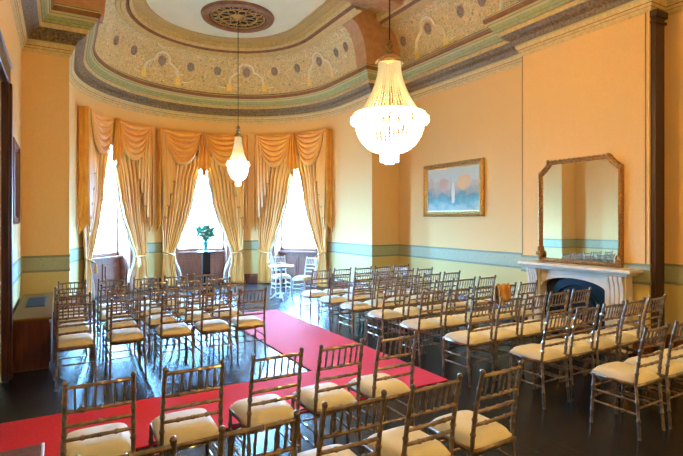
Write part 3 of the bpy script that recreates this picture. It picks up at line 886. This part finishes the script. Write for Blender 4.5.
# ------------------------------------------------------------------ chandeliers
def make_chandelier(x, y, ztop, zbot, rad, label, cordtop):
    """basket chandelier: crown, tent of bead strings, bright bowl and pendant drops"""
    root = empty('chandelier', label, 'chandelier', (x, y, zbot), 0, 'crystal basket chandeliers')
    h = ztop-zbot
    zr = h*.42          # rim height above the lowest drop
    zc = h*.93          # crown
    m = MB(); m.tube([(0, 0, zc), (0, 0, cordtop-zbot)], .008, 6); m.build('cord', M['blackcord'], root)
    m = MB(); m.lathe([(.001, h+.14), (.03, h+.12), (.045, h+.07), (.02, h+.03), (.05, h), (.02, h-.03), (.03, zc)], n=16); m.build('canopy_knop', M['giltdark'], root)
    cr = rad*.36
    m = MB()
    m.lathe([(.02, zc+.05), (cr*.6, zc+.03), (cr, zc-.01), (cr*1.08, zc-.03), (cr, zc-.05), (cr*.9, zc-.04)], n=32, rfun=lambda t, z: 1+.06*math.cos(10*t))
    m.build('crown', M['gold'], root)
    # bead strings of the tent
    ns = 44
    m = MB()
    for k in range(ns):
        t = 2*PI*k/ns
        L_ = 26
        for q in range(L_):
            f = q/(L_-1)
            r = cr*.8+(rad*.86-cr*.8)*(f**1.9)
            z = zc-.04-(zc-.04-zr-.03)*f
            m.ball((r*math.cos(t), r*math.sin(t), z), .0105*(rad/.45)**.5, 5, 4, 1.4)
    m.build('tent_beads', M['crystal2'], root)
    # rim
    m = MB()
    m.lathe([(rad*.9, zr+.04), (rad*.97, zr+.05), (rad, zr+.02), (rad*.97, zr-.01), (rad*.9, zr)], n=48)
    for k in range(30):
        t = 2*PI*k/30
        m.ball((rad*1.02*math.cos(t), rad*1.02*math.sin(t), zr-.03), .028*(rad/.45), 6, 5, 1.7)
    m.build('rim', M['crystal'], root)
    # bowl of strings
    m = MB()
    for k in range(ns):
        t = 2*PI*k/ns
        for q in range(15):
            f = q/14; a = f*PI/2
            r = rad*.93*math.cos(a)**.75 if f < 1 else .03
            z = zr-(zr-h*.12)*math.sin(a)
            r = max(r, rad*.22)
            m.ball((r*math.cos(t), r*math.sin(t), z), .017*(rad/.45)**.5, 5, 4, 1.2)
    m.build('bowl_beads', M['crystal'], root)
    m = MB()
    for k in range(16):
        t = 2*PI*k/16
        for rr in (.24, .12):
            z0 = h*.13-(.02 if rr < .2 else 0)
            m.tube([(rad*rr*math.cos(t), rad*rr*math.sin(t), z0-.13*q/12) for q in range(13)], [.004+.008*abs(math.sin(q*PI/3)) for q in range(13)], 5)
    m.lathe([(rad*.08, h*.13), (rad*.26, h*.13), (rad*.26, h*.14), (rad*.08, h*.14)], n=24)
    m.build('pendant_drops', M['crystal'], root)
    nb = 8
    for k in range(nb):
        t = 2*PI*k/nb; m = MB(); m.ball((rad*.5*math.cos(t), rad*.5*math.sin(t), zr+.02), .035*(rad/.45), 8, 6, 1.5); m.build('bulb', M['bulb'], root)
    return root
def lampat(x, y, z, e, r=.3, col=(1, .54, .12)):
    ld = bpy.data.lights.new('chandelier_lamp', 'POINT'); ld.energy = e; ld.shadow_soft_size = r; ld.color = col
    o = bpy.data.objects.new('chandelier_lamp', ld); C.objects.link(o); o.location = (x, y, z); return o
CH = [(3.40, 4.70, 3.79, 2.42, .44, 'large lit crystal basket chandelier hanging over the right of the aisle', CEIL, 1.0),
      (3.50, 10.70, 3.80, 2.53, .25, 'smaller lit crystal chandelier hanging in the bay before the windows', CEIL-.04, .4),
      (3.40, -.6, 3.79, 2.42, .44, 'unseen crystal chandelier added behind the viewpoint for warm fill light', CEIL, 1.0)]  # unseen extra chandelier, added to warm the room from behind the camera
LAMPE = 420
for x, y, zt, zb, r, lb_, ct, k in CH:
    c = make_chandelier(x, y, zt, zb, r, lb_, ct)
    zr = (zt-zb)*.42
    for zz, e in ((zb+zr-.25-r*.3, .0), (zb+zr+.10, 1.0)):
        if e == 0: continue
        lo = lampat(0, 0, zz-zb, LAMPE*k*e, r*.6)
        lo.parent = c

# ceiling rose ------------------------------------------------------------------
t = empty('ceiling_rose', 'dark round openwork ceiling rose above the bay chandelier', 'ceiling rose', (3.50, 10.70, CEIL))
m = MB(); m.lathe([(.64, -.002), (.64, -.05), (.68, -.09), (.74, -.09), (.80, -.06), (.82, -.002)], n=64); m.build('rim', M['brown'], t)
m = MB(); m.lathe([(.001, -.004), (.66, -.004), (.66, -.012), (.001, -.012)], n=48); m.build('backing', M['blackcord'], t)
m = MB()
for r_ in (.60, .42, .16): m.tube([(r_*math.cos(2*PI*k/48), r_*math.sin(2*PI*k/48), -.03) for k in range(49)], .016, 6)
for k in range(16):
    a = 2*PI*k/16
    c = Vector((math.cos(a), math.sin(a), 0)); sd = Vector((-c.y, c.x, 0))
    m.tube([c*(.51+.075*math.cos(q*PI/6))+sd*(.075*math.sin(q*PI/6))+Vector((0, 0, -.03)) for q in range(13)], .014, 5)
    if k % 2 == 0:
        m.tube([c*(.29+.11*math.cos(q*PI/6))+sd*(.085*math.sin(q*PI/6))+Vector((0, 0, -.03)) for q in range(13)], .014, 5)
m.lathe([(.001, -.10), (.05, -.08), (.12, -.03), (.14, -.012)], n=24)
m.build('openwork', M['gold'], t)

# ------------------------------------------------------------------ outside
m = MB(); m.prism([(CX+40*math.cos(2*PI*k/40), CY+18+40*math.sin(2*PI*k/40)) for k in range(40)], lambda u, v, d: (u, v, d), -.6, -.5)
struct(m.build('terrace_ground', M['terr'], smooth=False), 'pale paving outside the bay windows')
def tree(x, y, h, lab):
    t = empty('garden_tree', lab, 'tree', (x, y, -.5))
    m = MB(); m.tube([(0, 0, 0), (.05, 0, h*.4), (0, .05, h*.75)], [.12, .09, .04]); m.build('trunk', M['bark'], t)
    r = random.Random(x); m = MB()
    for k in range(240):
        a = r.uniform(0, 2*PI); e = r.uniform(-1, 1.5); q = r.uniform(.3, 1)*h*.28
        c = Vector((math.cos(a)*math.cos(e)*q, math.sin(a)*math.cos(e)*q, h*.75+math.sin(e)*q))
        d = Vector((r.uniform(-1, 1), r.uniform(-1, 1), r.uniform(-1, 1))).normalized()*.12; f = d.cross(Vector((0, 0, 1))).normalized()*.07
        m.quad(c-d, c+f, c+d, c-f)
    m.build('foliage', M['leaf'], t, smooth=False)
tree(11.6, 20.5, 3.2, 'small green tree outside the right-hand bay window')

# ------------------------------------------------------------------ world, camera
w = bpy.data.worlds.new('daylight'); S.world = w; w.use_nodes = True
nt = w.node_tree; bg = nt.nodes['Background']
bg.inputs[0].default_value = (.20, .53, 1, 1); bg.inputs[1].default_value = 235

cam = bpy.data.cameras.new('camera'); co = bpy.data.objects.new('camera', cam); C.objects.link(co)
co.location = (0, 0, H); co.rotation_euler = (R(90), 0, R(-30.2))
cam.sensor_width = 36; cam.lens = 483/683*36; cam.shift_y = -8/683; cam.clip_end = 200; cam.clip_start = .02
S.camera = co
v = S.view_settings; v.view_transform = 'Standard'; v.look = 'None'; v.gamma = 1; v.use_curve_mapping = False; v.exposure = 0
